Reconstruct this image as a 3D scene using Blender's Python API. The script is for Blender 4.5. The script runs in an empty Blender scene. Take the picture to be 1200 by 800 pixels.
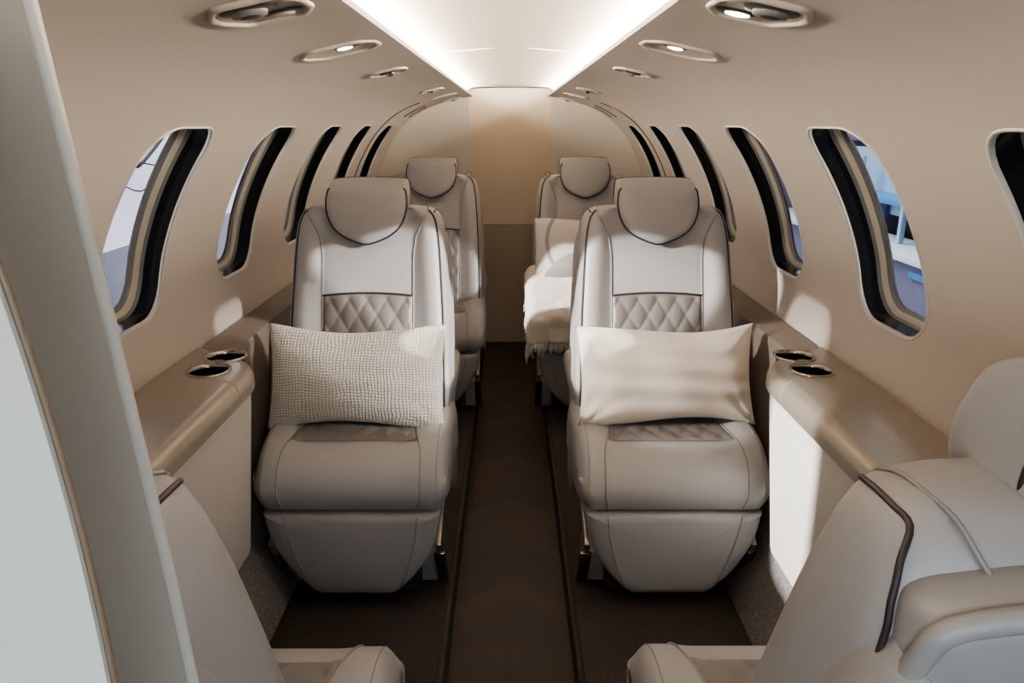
import bpy, bmesh, math, random
from math import sin, cos, pi, sqrt, exp, atan2, hypot
from mathutils import Vector, Matrix
random.seed(7)
S = bpy.context.scene
COL = S.collection

# ------------------------------------------------------------------ helpers
def link(o):
    COL.objects.link(o); return o

def obj(name, me, mat=None, parent=None, smooth=True, label=None):
    if isinstance(me, bmesh.types.BMesh):
        bm = me; me = bpy.data.meshes.new(name)
        bmesh.ops.recalc_face_normals(bm, faces=bm.faces)
        bm.to_mesh(me); bm.free()
    o = bpy.data.objects.new(name, me); link(o)
    if mat is not None:
        for m in (mat if isinstance(mat, (list, tuple)) else [mat]):
            me.materials.append(m)
    if smooth is True:
        for p in me.polygons: p.use_smooth = True
    elif smooth:                                   # angle in degrees
        me.shade_auto(smooth) if False else None
        for p in me.polygons: p.use_smooth = True
        bm2 = bmesh.new(); bm2.from_mesh(me)
        for e in bm2.edges:
            if len(e.link_faces) == 2 and e.calc_face_angle(0) > math.radians(smooth): e.smooth = False
        bm2.to_mesh(me); bm2.free()
    if parent: o.parent = parent
    if label: o['label'] = label
    return o

def tag(o, label, cat, group=None):
    o['label'] = label; o['category'] = cat
    if group: o['group'] = group
    return o

def thing(name, label, cat, loc=(0, 0, 0), rz=0, group=None):
    o = bpy.data.objects.new(name, None); o.empty_display_size = .05
    link(o); o.location = loc; o.rotation_euler = (0, 0, rz)
    return tag(o, label, cat, group)

def struct(name, me, mat, parent=None, smooth=True):
    o = obj(name, me, mat, parent, smooth)
    if parent is None: o['kind'] = 'structure'
    return o

def dup(root, loc, rz, label, skip=(), skipdata=()):
    r = root.copy(); link(r); r.location = loc; r.rotation_euler = (0, 0, rz); r['label'] = label
    for ch in list(root.children):
        if ch.name.split('.')[0] in skip: continue
        c = ch.copy(); link(c); c.parent = r
        for g in ch.children:
            if g.data.name in skipdata: continue
            d = g.copy(); link(d); d.parent = c
    return r

def grid(bm, rows, mi=0, close=False):
    """rows: list of lists of points, quads between"""
    vs = [[bm.verts.new(p) for p in r] for r in rows]
    for a, b in zip(vs, vs[1:]):
        n = len(a)
        for i in range(n if close else n - 1):
            j = (i + 1) % n
            f = bm.faces.new((a[i], a[j], b[j], b[i])); f.material_index = mi
    return vs

def loft(rings, cap=True, mi=0):
    bm = bmesh.new()
    vs = grid(bm, rings, mi, close=True)
    if cap:
        for r in (vs[0], vs[-1]):
            c = Vector((0, 0, 0))
            for v in r: c += v.co
            cv = bm.verts.new(c / len(r))
            for i in range(len(r)):
                bm.faces.new((r[i], r[(i + 1) % len(r)], cv)).material_index = mi
    return bm

def tube_into(bm, pts, r, n=8, closed=False, mi=0):
    pts = [Vector(p) for p in pts]
    N = len(pts); rings = []
    up = None
    for i, p in enumerate(pts):
        if closed: t = pts[(i + 1) % N] - pts[i - 1]
        else: t = pts[min(i + 1, N - 1)] - pts[max(i - 1, 0)]
        t.normalize()
        if up is None:
            up = Vector((0, 0, 1)) if abs(t.z) < .9 else Vector((0, 1, 0))
        a = (up - t * up.dot(t)); a.normalize(); b = t.cross(a); up = a
        rr = r(i / (N - 1)) if callable(r) else r
        rings.append([bm.verts.new(p + (a * cos(2 * pi * k / n) + b * sin(2 * pi * k / n)) * rr) for k in range(n)])
    for i in range(N if closed else N - 1):
        A, B = rings[i], rings[(i + 1) % N]
        for k in range(n):
            bm.faces.new((A[k], A[(k + 1) % n], B[(k + 1) % n], B[k])).material_index = mi
    if not closed:
        bm.faces.new(rings[0]).material_index = mi; bm.faces.new(rings[-1]).material_index = mi

def tube(pts, r, n=8, closed=False):
    bm = bmesh.new(); tube_into(bm, pts, r, n, closed); return bm

def prism(poly, a, b, axis='y', bevel=0, segs=3):
    """polygon extruded from a to b along an axis; poly coords are the two other axes in order"""
    bm = bmesh.new()
    def P(u, v, w):
        return {'x': (w, u, v), 'y': (u, w, v), 'z': (u, v, w)}[axis]
    A = [bm.verts.new(P(u, v, a)) for u, v in poly]; B = [bm.verts.new(P(u, v, b)) for u, v in poly]
    n = len(poly)
    for i in range(n): bm.faces.new((A[i], A[(i + 1) % n], B[(i + 1) % n], B[i]))
    bm.faces.new(A); bm.faces.new(B)
    if bevel:
        bmesh.ops.recalc_face_normals(bm, faces=bm.faces)
        es = [e for e in bm.edges if e.calc_face_angle(0) > .5]
        bmesh.ops.bevel(bm, geom=es, offset=bevel, segments=segs, affect='EDGES', profile=.5, clamp_overlap=True)
    return bm

def box(cx, cy, cz, sx, sy, sz, bevel=0, segs=3):
    h = [(cx - sx / 2, cy - sy / 2), (cx + sx / 2, cy - sy / 2), (cx + sx / 2, cy + sy / 2), (cx - sx / 2, cy + sy / 2)]
    return prism(h, cz - sz / 2, cz + sz / 2, 'z', bevel, segs)

def catmull(pts, n=8):
    out = []
    P = [pts[0]] + list(pts) + [pts[-1]]
    for i in range(1, len(P) - 2):
        p0, p1, p2, p3 = [Vector(q) for q in P[i - 1:i + 3]]
        for k in range(n):
            t = k / n
            out.append(.5 * ((2 * p1) + (p2 - p0) * t + (2 * p0 - 5 * p1 + 4 * p2 - p3) * t * t + (3 * p1 - p0 - 3 * p2 + p3) * t ** 3))
    out.append(Vector(pts[-1]))
    return out

def interp(tab, t):
    if t <= tab[0][0]: return tab[0][1]
    for (a, va), (b, vb) in zip(tab, tab[1:]):
        if t <= b:
            return va + (vb - va) * (t - a) / (b - a)
    return tab[-1][1]

def sstep(a, b, x):
    t = min(1, max(0, (x - a) / (b - a))); return t * t * (3 - 2 * t)

# ------------------------------------------------------------------ materials
def mat(name, color, rough=.5, metal=0, spec=.5, bump=None, vary=None, sheen=0, coat=0):
    m = bpy.data.materials.new(name); m.use_nodes = True
    nt = m.node_tree; N = nt.nodes; L = nt.links; B = N['Principled BSDF']
    B.inputs['Base Color'].default_value = (*color, 1); B.inputs['Roughness'].default_value = rough
    B.inputs['Metallic'].default_value = metal; B.inputs['Specular IOR Level'].default_value = spec
    if sheen:
        B.inputs['Sheen Weight'].default_value = sheen; B.inputs['Sheen Roughness'].default_value = .4
    if coat: B.inputs['Coat Weight'].default_value = coat
    tc = N.new('ShaderNodeTexCoord')
    if bump:
        kind, scale, strength, dist = bump
        if kind == 'noise':
            t = N.new('ShaderNodeTexNoise'); t.inputs['Scale'].default_value = scale; t.inputs['Detail'].default_value = 4; out = t.outputs['Fac']
        elif kind == 'voronoi':
            t = N.new('ShaderNodeTexVoronoi'); t.inputs['Scale'].default_value = scale; out = t.outputs['Distance']
        L.new(tc.outputs['Object'], t.inputs['Vector'])
        b = N.new('ShaderNodeBump'); b.inputs['Strength'].default_value = strength; b.inputs['Distance'].default_value = dist
        L.new(out, b.inputs['Height']); L.new(b.outputs['Normal'], B.inputs['Normal'])
    if vary:
        scale, amt = vary[:2]
        t = N.new('ShaderNodeTexNoise'); t.inputs['Scale'].default_value = scale; t.inputs['Detail'].default_value = 5
        mp = N.new('ShaderNodeMapping'); L.new(tc.outputs['Object'], mp.inputs['Vector'])
        if len(vary) > 2: mp.inputs['Scale'].default_value = vary[2]
        L.new(mp.outputs['Vector'], t.inputs['Vector'])
        r = N.new('ShaderNodeValToRGB')
        r.color_ramp.elements[0].position = .3; r.color_ramp.elements[1].position = .7
        r.color_ramp.elements[0].color = (*[c * (1 - amt) for c in color], 1)
        r.color_ramp.elements[1].color = (*[min(1, c * (1 + amt)) for c in color], 1)
        L.new(t.outputs['Fac'], r.inputs['Fac']); L.new(r.outputs['Color'], B.inputs['Base Color'])
    return m

def emit(name, color, strength):
    m = bpy.data.materials.new(name); m.use_nodes = True
    nt = m.node_tree; nt.nodes.clear()
    e = nt.nodes.new('ShaderNodeEmission'); e.inputs[0].default_value = (*color, 1); e.inputs[1].default_value = strength
    o = nt.nodes.new('ShaderNodeOutputMaterial'); nt.links.new(e.outputs[0], o.inputs[0]); return m

def glass(name):
    m = bpy.data.materials.new(name); m.use_nodes = True
    nt = m.node_tree; nt.nodes.clear(); N = nt.nodes; L = nt.links
    t = N.new('ShaderNodeBsdfTransparent'); t.inputs[0].default_value = (.93, .95, .97, 1)
    g = N.new('ShaderNodeBsdfGlossy'); g.inputs['Roughness'].default_value = .03
    mx = N.new('ShaderNodeMixShader'); o = N.new('ShaderNodeOutputMaterial')
    mx.inputs[0].default_value = .06; L.new(t.outputs[0], mx.inputs[1]); L.new(g.outputs[0], mx.inputs[2]); L.new(mx.outputs[0], o.inputs[0])
    return m

def waffle(name, color, scale, strength):
    """woven cloth with a square waffle relief in the cushion's own x-z plane"""
    m = mat(name, color, .9, spec=.2, sheen=.3)
    nt = m.node_tree; N = nt.nodes; L = nt.links; B = N['Principled BSDF']
    tc = N.new('ShaderNodeTexCoord'); mp = N.new('ShaderNodeMapping')
    no = N.new('ShaderNodeTexNoise'); no.inputs['Scale'].default_value = 14; no.inputs['Detail'].default_value = 3
    L.new(tc.outputs['Object'], no.inputs['Vector'])
    add = N.new('ShaderNodeMixRGB'); add.blend_type = 'LINEAR_LIGHT'; add.inputs[0].default_value = .012
    L.new(tc.outputs['Object'], add.inputs[1]); L.new(no.outputs['Color'], add.inputs[2])
    L.new(add.outputs[0], mp.inputs['Vector']); mp.inputs['Scale'].default_value = (1, 1, 1.25)
    w = []
    for ax in ('X', 'Z'):
        t = N.new('ShaderNodeTexWave'); t.bands_direction = ax; t.inputs['Scale'].default_value = scale
        t.inputs['Distortion'].default_value = .8; t.inputs['Detail Scale'].default_value = 2.5
        L.new(mp.outputs[0], t.inputs['Vector']); w.append(t)
    mu = N.new('ShaderNodeMath'); mu.operation = 'MULTIPLY'
    L.new(w[0].outputs['Fac'], mu.inputs[0]); L.new(w[1].outputs['Fac'], mu.inputs[1])
    b = N.new('ShaderNodeBump'); b.inputs['Strength'].default_value = strength; b.inputs['Distance'].default_value = .004
    L.new(mu.outputs[0], b.inputs['Height']); L.new(b.outputs[0], B.inputs['Normal'])
    r = N.new('ShaderNodeValToRGB'); r.color_ramp.elements[0].color = (*[c * .8 for c in color], 1); r.color_ramp.elements[1].color = (*color, 1)
    r.color_ramp.elements[1].position = .35
    L.new(mu.outputs[0], r.inputs[0]); L.new(r.outputs[0], B.inputs['Base Color'])
    return m

LEATHER = mat('leather', (.395, .385, .385), .42, spec=.45, bump=('voronoi', 520, .10, .0006))
QUILT = mat('quilt_leather', (.20, .182, .172), .42, spec=.45, bump=('voronoi', 520, .10, .0006))
SEAM = mat('seam_thread', (.30, .285, .28), .5)
PIPE = mat('dark_piping', (.035, .024, .026), .5)
SHELL = mat('shell_leather', (.36, .35, .345), .45, bump=('voronoi', 500, .08, .0005))
STEEL = mat('seat_metal', (.42, .38, .33), .32, metal=.9)
PLATE = mat('cream_plate', (.46, .39, .31), .4, metal=.2)
CHROME = mat('polished_metal', (.46, .42, .36), .16, metal=1)
DARK = mat('dark_frame', (.05, .045, .042), .5)
WALL = mat('cream_wall', (.59, .53, .475), .55, spec=.35, bump=('noise', 260, .03, .0005))
CEIL = mat('cream_ceiling', (.78, .71, .62), .6, spec=.3)
BACKW = mat('bulkhead_cream', (.72, .67, .59), .5, spec=.35)
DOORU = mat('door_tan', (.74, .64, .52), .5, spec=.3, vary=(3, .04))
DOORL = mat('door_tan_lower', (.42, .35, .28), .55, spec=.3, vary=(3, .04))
LEDGE = mat('champagne_metal', (.42, .375, .32), .36, metal=.6, vary=(60, .05, (40, .6, 1)))
PANELW = mat('white_panel', (.74, .70, .66), .45)
SIDEW = mat('taupe_sidewall', (.20, .165, .135), .6)
CARPET = mat('carpet', (.052, .044, .040), .95, spec=.1, bump=('noise', 420, .8, .004), vary=(240, .45))
KICK = mat('grey_kick_fabric', (.21, .198, .19), .9, spec=.1, bump=('noise', 500, .5, .002), vary=(220, .3, (1, .35, 1)))
RISER = mat('step_riser', (.03, .025, .022), .7)
BLACK = mat('gloss_black', (.006, .006, .007), .18)
CREAMF = mat('window_cream', (.58, .53, .44), .35)
GREYF = mat('window_grey', (.20, .20, .195), .4)
GASKET = mat('window_gasket', (.16, .16, .17), .5)
LIP = mat('window_lip', (.70, .67, .63), .35)
GLASS = glass('window_glass')
PART = mat('partition_beige', (.50, .44, .37), .5, spec=.3)
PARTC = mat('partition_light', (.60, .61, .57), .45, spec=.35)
EDGE = mat('edge_trim', (.62, .59, .53), .4)
CREAMC = waffle('cream_waffle_cloth', (.77, .725, .645), 36, .6)
LINEN = mat('plain_linen', (.76, .67, .585), .9, spec=.2, sheen=.3, bump=('noise', 330, .35, .0015))
THROW = mat('white_throw', (.80, .74, .67), .9, spec=.2, sheen=.3, bump=('noise', 160, .6, .003))
BEZEL = mat('psu_bezel', (.62, .55, .47), .45)
RECESS = mat('psu_recess', (.46, .41, .35), .5)
NOZ = mat('air_nozzle', (.05, .047, .045), .35)
LAMPM = emit('lamp_lens', (1, .88, .70), 14)
COVE = emit('cove_strip', (1, .87, .73), 200)

# wood aisle: chevron planks
def aisle_mat():
    m = mat('dark_chevron_wood', (.035, .022, .016), .55, spec=.35)
    nt = m.node_tree; N = nt.nodes; L = nt.links; B = N['Principled BSDF']
    tc = N.new('ShaderNodeTexCoord'); sx = N.new('ShaderNodeSeparateXYZ'); L.new(tc.outputs['Object'], sx.inputs[0])
    ab = N.new('ShaderNodeMath'); ab.operation = 'ABSOLUTE'; L.new(sx.outputs[0], ab.inputs[0])
    sc = N.new('ShaderNodeMath'); sc.operation = 'MULTIPLY'; sc.inputs[1].default_value = .7; L.new(ab.outputs[0], sc.inputs[0])
    ad = N.new('ShaderNodeMath'); ad.operation = 'ADD'; L.new(sc.outputs[0], ad.inputs[0]); L.new(sx.outputs[1], ad.inputs[1])
    dv = N.new('ShaderNodeMath'); dv.operation = 'MULTIPLY'; dv.inputs[1].default_value = 14; L.new(ad.outputs[0], dv.inputs[0])
    fl = N.new('ShaderNodeMath'); fl.operation = 'FLOOR'; L.new(dv.outputs[0], fl.inputs[0])
    wn = N.new('ShaderNodeTexWhiteNoise'); wn.noise_dimensions = '1D'; L.new(fl.outputs[0], wn.inputs['W'])
    r = N.new('ShaderNodeValToRGB'); r.color_ramp.elements[0].color = (.020, .0135, .010, 1); r.color_ramp.elements[1].color = (.036, .024, .017, 1)
    L.new(wn.outputs['Value'], r.inputs[0]); L.new(r.outputs[0], B.inputs['Base Color'])
    return m
AISLE = aisle_mat()

# ------------------------------------------------------------------ cabin shell
CZ, CR = .80, .775
ctrl = [(.752, .735), (.768, .80), (.770, .88), (.757, .99), (.718, 1.10), (.664, 1.20), (.610, 1.272), (.548, 1.328), (.470, 1.374), (.388, 1.405), (.300, 1.428), (.205, 1.444)]
raw = catmull([Vector((x, z, 0)) for x, z in ctrl], 14)
cum = [0]
for a, b in zip(raw, raw[1:]): cum.append(cum[-1] + (b - a).length)
SMAX = cum[-1]
def prof(s):
    s = min(max(s, 0), SMAX)
    lo, hi = 0, len(cum) - 1
    while hi - lo > 1:
        m = (lo + hi) // 2
        if cum[m] <= s: lo = m
        else: hi = m
    t = (s - cum[lo]) / (cum[hi] - cum[lo]); p = raw[lo].lerp(raw[hi], t); return p.x, p.y
def pnorm(s):
    a = prof(s - .006); b = prof(s + .006); tx, tz = b[0] - a[0], b[1] - a[1]; l = hypot(tx, tz)
    return tz / l, -tx / l          # outward
def s_of_z(z):
    lo, hi = 0, SMAX
    for _ in range(40):
        m = (lo + hi) / 2
        if prof(m)[1] < z: lo = m
        else: hi = m
    return lo
def s_of_x(x):
    lo, hi = s_of_z(.9), SMAX
    for _ in range(40):
        m = (lo + hi) / 2
        if prof(m)[0] > x: lo = m
        else: hi = m
    return lo
def W(side, d, s, out=0):
    x, z = prof(s); nx, nz = pnorm(s)
    return (side * (x + nx * out), d, z + nz * out)

S0, S1 = s_of_z(.90), s_of_z(1.292)          # window opening along the wall
SA, SB = s_of_z(.86), s_of_z(1.325)          # cell bounds
HW = .137; WR = .082
CENT = [.838 + .58 * j for j in range(6)]
NS = 18
def rr_ring(hw, hs, r, dirs):
    out = []
    for dx, dy in dirs:
        lo, hi = 0, 2
        for _ in range(40):
            t = (lo + hi) / 2; x, y = abs(dx * t), abs(dy * t)
            qx, qy = x - (hw - r), y - (hs - r)
            sd = hypot(max(qx, 0), max(qy, 0)) + min(max(qx, qy), 0) - r
            if sd < 0: lo = t
            else: hi = t
        out.append((dx * lo, dy * lo))
    return out
def rect_pts(n):
    p = []
    for i in range(n): p.append((-1 + 2 * i / n, -1))
    for i in range(n): p.append((1, -1 + 2 * i / n))
    for i in range(n): p.append((1 - 2 * i / n, 1))
    for i in range(n): p.append((-1, 1 - 2 * i / n))
    return p
RP = rect_pts(NS)

def build_wall(side):
    bm = bmesh.new()
    d_edges = [-.55]
    while d_edges[-1] < CENT[0] - .29 - .07: d_edges.append(d_edges[-1] + .06)
    d_edges = [-.55 + (CENT[0] - .29 + .55) * i / 12 for i in range(12)]
    cellD = []
    for c in CENT: cellD += [c - .29 + .58 * i / NS for i in range(NS)]
    tail = [CENT[-1] + .29 + (4.2 - CENT[-1] - .29) * i / 3 for i in range(4)]
    allD = d_edges + cellD + tail
    low = [SA * i / 6 for i in range(7)]
    high = [SB + (SMAX - SB) * i / 26 for i in range(27)]
    mid = [SA + (SB - SA) * i / NS for i in range(NS + 1)]
    for ss in (low, high):
        grid(bm, [[W(side, d, s) for d in allD] for s in ss])
    for ds in (d_edges + [CENT[0] - .29], tail):
        grid(bm, [[W(side, d, s) for d in ds] for s in mid])
    sc = (SA + SB) / 2; hsc = (SB - SA) / 2; so = (S0 + S1) / 2; hso = (S1 - S0) / 2
    for c in CENT:
        outer = [(c + u * .29, sc + v * hsc) for u, v in RP]
        dirs = [(p[0] - c, p[1] - so) for p in outer]
        ring = rr_ring(HW, hso, WR, dirs)
        rows = []
        for k in range(9):
            t = k / 8
            rows.append([W(side, o[0] * (1 - t) + (c + q[0]) * t, o[1] * (1 - t) + (so + q[1]) * t) for o, q in zip(outer, ring)])
        grid(bm, rows, close=True)
    bmesh.ops.remove_doubles(bm, verts=bm.verts, dist=.0004)
    # lip of the cove: fold the top edge up
    lipv = [W(side, d, SMAX) for d in allD]
    grid(bm, [lipv, [(side * .2035, p[1], 1.452) for p in lipv], [(side * .215, p[1], 1.457) for p in lipv], [(side * .255, p[1], 1.457) for p in lipv]])
    bmesh.ops.remove_doubles(bm, verts=bm.verts, dist=.0004)
    return bm
struct('wall_left', build_wall(-1), WALL, smooth=50)
struct('wall_right', build_wall(1), WALL, smooth=50)

def build_window(side, c, n):
    so = (S0 + S1) / 2; hso = (S1 - S0) / 2
    K = 72
    dirs = [(cos(2 * pi * k / K), sin(2 * pi * k / K) * 1.4) for k in range(K)]
    def ring(inset, out):
        return [W(side, c + p[0], so + p[1], out) for p in rr_ring(HW - inset, hso - inset, max(.02, WR - inset * .8), dirs)]
    root = bpy.data.objects.new('window_%d' % n, None); link(root); root['kind'] = 'structure'
    root.location = W(side, c, S0); off = Vector(root.location)
    def sub(p): return [tuple(Vector(q) - off) for q in p]
    def strip(name, prs, m, cap=False):
        bm = bmesh.new(); vs = grid(bm, [sub(ring(*p)) for p in prs], close=True)
        return obj(name, bm, m, root)
    strip('window_lip', [(-.0045, .001), (-.0035, -.0018), (-.001, -.0022), (.0015, -.0005), (.003, .005)], LIP)
    strip('shade_track', [(.003, .005), (.005, .022), (.006, .038)], BLACK)
    strip('inner_trim', [(.006, .038), (.008, .042), (.009, .045)], GREYF)
    strip('window_frame', [(.009, .045), (.011, .044), (.0125, .048), (.0155, .053), (.018, .054)], CREAMF)
    strip('gasket', [(.018, .054), (.0215, .056), (.024, .061)], GASKET)
    bm = bmesh.new()
    r = [bm.verts.new(p) for p in sub(ring(.0235, .059))]
    rings = [r]
    for k in (.66, .33):
        rings.append([bm.verts.new(p) for p in sub([W(side, c + q[0] * k, so + q[1] * k, .059) for q in rr_ring(HW - .0235, hso - .0235, WR - .0188, dirs)])])
    for A, B in zip(rings, rings[1:]):
        for i in range(K): bm.faces.new((A[i], A[(i + 1) % K], B[(i + 1) % K], B[i]))
    cv = bm.verts.new(Vector(W(side, c, so, .059)) - off)
    for i in range(K): bm.faces.new((rings[-1][i], rings[-1][(i + 1) % K], cv))
    obj('window_pane', bm, GLASS, root)
    return root
n = 1
for side in (-1, 1):
    for c in CENT:
        build_window(side, c, n); n += 1

# outer skin of the fuselage between the openings (blocks daylight outside the panes)
def hull(side):
    bm = bmesh.new()
    so = (S0 + S1) / 2; hso = (S1 - S0) / 2
    sc = (SA + SB) / 2; hsc = (SB - SA) / 2
    for c in CENT:
        outer = [(c + u * .29, sc + v * hsc) for u, v in RP]
        ring = rr_ring(HW - .0235, hso - .0235, WR - .0188, [(p[0] - c, p[1] - so) for p in outer])
        grid(bm, [[W(side, o[0] * (1 - t) + (c + q[0]) * t, o[1] * (1 - t) + (so + q[1]) * t, .066) for o, q in zip(outer, ring)] for t in (0, .5, 1)], close=True)
    for ss in ([SB + (SMAX - SB) * i / 10 for i in range(11)],):
        grid(bm, [[W(side, d, s, .066) for d in (-.55, 4.4)] for s in ss])
    D0, D1 = CENT[0] - .29, CENT[-1] + .29
    mids = [SA + (SB - SA) * i / 8 for i in range(9)]
    grid(bm, [[W(side, d, s, .066) for d in (-.55, D0)] for s in mids]); grid(bm, [[W(side, d, s, .066) for d in (D1, 4.4)] for s in mids])
    lowp = [W(side, 0, SA, .066), (side * .90, 0, .7), (side * .86, 0, .35), (side * .70, 0, .05), (side * .40, 0, -.12), (0, 0, -.16)]
    grid(bm, [[(p[0], d, p[2]) for d in (-.55, 4.4)] for p in lowp])
    return bm
FUSE = mat('fuselage_skin', (.55, .55, .56), .4)
struct('wall_outer_left', hull(-1), FUSE); struct('wall_outer_right', hull(1), FUSE)

# ceiling centre panel with slight crown
bm = bmesh.new()
xs = [-.262 + .524 * i / 24 for i in range(25)]
ceil_rows = [[(x, d, 1.499 - .010 * (abs(x) / .24) ** 2 - .035 * max(0, (abs(x) - .205) / .057) ** 2) for x in xs] for d in (-.55, .4, 1.4, 2.15)]
grid(bm, ceil_rows)
grid(bm, [[(x, d, 1.499 - .010 * (abs(x) / .24) ** 2 - .035 * max(0, (abs(x) - .205) / .057) ** 2) for x in xs] for d in (2.15, 3, 4.2)])
struct('ceiling', bm, CEIL)
# fuselage crown above it
bm = bmesh.new(); grid(bm, [[(x, d, z) for d in (-.55, 4.4)] for x, z in ((-.26, 1.56), (-.1, 1.60), (.1, 1.60), (.26, 1.56))]); struct('trim_1', bm, FUSE)
# cove strips
for side, nm in ((-1, 'left'), (1, 'right')):
    bm = bmesh.new()
    grid(bm, [[(side * x, d, z) for d in (.30, 1, 2.5, 4.195)] for x, z in ((.236, 1.459), (.243, 1.468), (.243, 1.480))])
    o = obj('light_strip', bm, COVE); tag(o, 'warm glowing light strip along the %s side of the ceiling panel' % nm, 'light', 'cove light strips')

# raised grab rails / seam blisters on the crown panel
for side, nm in ((-1, 'left'), (1, 'right')):
    pts = []
    for i in range(17):
        t = i / 16; x = side * (.045 + .125 * t)
        pts.append((x, 2.12 + .05 * t, 1.4975 - .010 * (abs(x) / .24) ** 2))
    bm = tube(pts, lambda t: .0032 * (sin(pi * min(max(t, .02), .98))) ** .35, 8)
    o = obj('ceiling_rib', bm, CEIL); tag(o, 'slim raised cream rib on the %s half of the ceiling panel' % nm, 'ceiling trim', 'ribs on the ceiling panel')

# rear bulkhead with an opening
def bulkhead(side):
    pts = [prof(s_of_x(.2262) * (1 - i / 40)) for i in range(0, 41)] + [(.72, .5), (.60, .1), (.45, 0), (.22, 0)]
    return prism([(side * x, z) for x, z in pts], 4.2, 4.24, 'y')
struct('wall_back_left', bulkhead(-1), BACKW, smooth=30); struct('wall_back_right', bulkhead(1), BACKW, smooth=30)
# jamb trims
door = bpy.data.objects.new('door_1', None); link(door); door['kind'] = 'structure'; door.location = (0, 4.33, 0)
bm = bmesh.new(); top = [(-.26 + .52 * i / 16, 1.494 - .006 * ((i - 8) / 8) ** 2) for i in range(17)]
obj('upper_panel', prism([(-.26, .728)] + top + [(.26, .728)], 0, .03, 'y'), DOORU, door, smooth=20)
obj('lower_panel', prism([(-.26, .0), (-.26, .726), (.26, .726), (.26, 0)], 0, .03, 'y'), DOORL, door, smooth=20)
bm.free()
bm = bmesh.new()
grid(bm, [[(x, 4.2, 1.4995), (x, 4.36, 1.4995)] for x in (-.26, 0, .26)])
struct('trim_2', bm, CEIL)
for side in (-1, 1):
    struct('trim_%d' % (3 if side < 0 else 4), box(side * .242, 4.285, .75, .02, .09, 1.5), BACKW, smooth=20)

# floor: lowered aisle, carpeted platforms, risers
bm = bmesh.new(); grid(bm, [[(x, d, 0) for x in (-.156, .156)] for d in (-.55, 4.34)]); struct('floor', bm, AISLE)
bm = bmesh.new(); grid(bm, [[(x, d, .0) for x in (-.26, .26)] for d in (4.2, 4.34)])
bm.free()
for side, nm in ((-1, 'left'), (1, 'right')):
    bm = bmesh.new()
    grid(bm, [[(side * x, d, z) for d in [-.55 + 4.75 * i / 20 for i in range(21)]] for x, z in ((.164, .094), (.170, .1), (.40, .1), (.582, .1))])
    struct('floor_platform_' + nm, bm, CARPET, smooth=30)
    bm = bmesh.new()
    grid(bm, [[(side * x, d, z) for d in (-.55, 4.2)] for x, z in ((.156, 0), (.156, .09), (.164, .094))])
    struct('trim_riser_' + nm, bm, RISER, smooth=30)
    bm = bmesh.new()
    grid(bm, [[(side * x, d, z) for d in (-.55, 1.5, 4.2)] for x, z in ((.582, .1), (.60, .14), (.655, .30), (.672, .36))])
    struct('baseboard_' + nm, bm, KICK, smooth=30)
    bm = bmesh.new()
    grid(bm, [[(side * x, d, z) for d in (1.56, 2.8, 4.2)] for x, z in ((.668, .345), (.680, .5), (.672, .755), (.676, .768), (.690, .773), (.756, .776))])
    struct('trim_sidewall_' + nm, bm, SIDEW, smooth=30)
    bm = bmesh.new()
    grid(bm, [[(side * x, d, z) for d in (-.55, .2, 1.005)] for x, z in ((.668, .345), (.680, .5), (.672, .755), (.676, .768), (.690, .773), (.756, .776))])
    struct('trim_sidewall_front_' + nm, bm, SIDEW, smooth=30)

# window-line seams of the aft exit panels
for side, nm in ((-1, 'left'), (1, 'right')):
    s1, s0 = s_of_x(.42), s_of_z(.80)
    pts = [W(side, 3.49 + .05 * sstep(.88, 1, i / 40), s0 + (s1 - s0) * i / 40, -.001) for i in range(41)]
    bm = tube(pts, .0035, 6)
    s2, s3 = s_of_z(1.335), s_of_x(.43)
    tube_into(bm, [W(side, 3.84 + .02 * i / 20, s2 + (s3 - s2) * i / 20, -.001) for i in range(21)], .004, 6)
    tube_into(bm, [W(side, 4.03, s2 + (s3 - s2) * i / 20, -.001) for i in range(19)], .003, 6)
    struct('trim_seam_' + nm, bm, mat('seam_line_' + nm, (.09, .06, .045), .6))

# forward partition on the left and the lighter cabinet edge before it
pe = [(-.190, 1.47), (-.1745, 1.343), (-.1640, 1.213), (-.1560, 1.10), (-.1530, 1.04), (-.140, .70), (-.125, 0)]
poly = pe + [(-.72, 0), (-.80, .75), (-.74, 1.2), (-.45, 1.45), (-.30, 1.47)]
struct('wall_front', prism(poly, .283, .290, 'y'), PART, smooth=20)
bm = tube([(x + .0006, .2865, z) for x, z in pe], .0030, 8)
struct('trim_5', bm, EDGE)
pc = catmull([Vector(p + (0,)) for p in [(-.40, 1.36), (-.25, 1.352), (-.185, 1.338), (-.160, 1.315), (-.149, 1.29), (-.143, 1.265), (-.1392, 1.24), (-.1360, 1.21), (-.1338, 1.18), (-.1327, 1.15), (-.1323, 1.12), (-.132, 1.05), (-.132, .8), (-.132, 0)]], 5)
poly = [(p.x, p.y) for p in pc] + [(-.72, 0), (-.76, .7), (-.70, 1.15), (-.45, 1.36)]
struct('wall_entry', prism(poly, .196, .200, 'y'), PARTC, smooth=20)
struct('trim_6', tube([(p.x + .0006, .199, p.y) for p in pc], .0012, 6), mat('edge_brown', (.22, .16, .11), .5))

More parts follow.
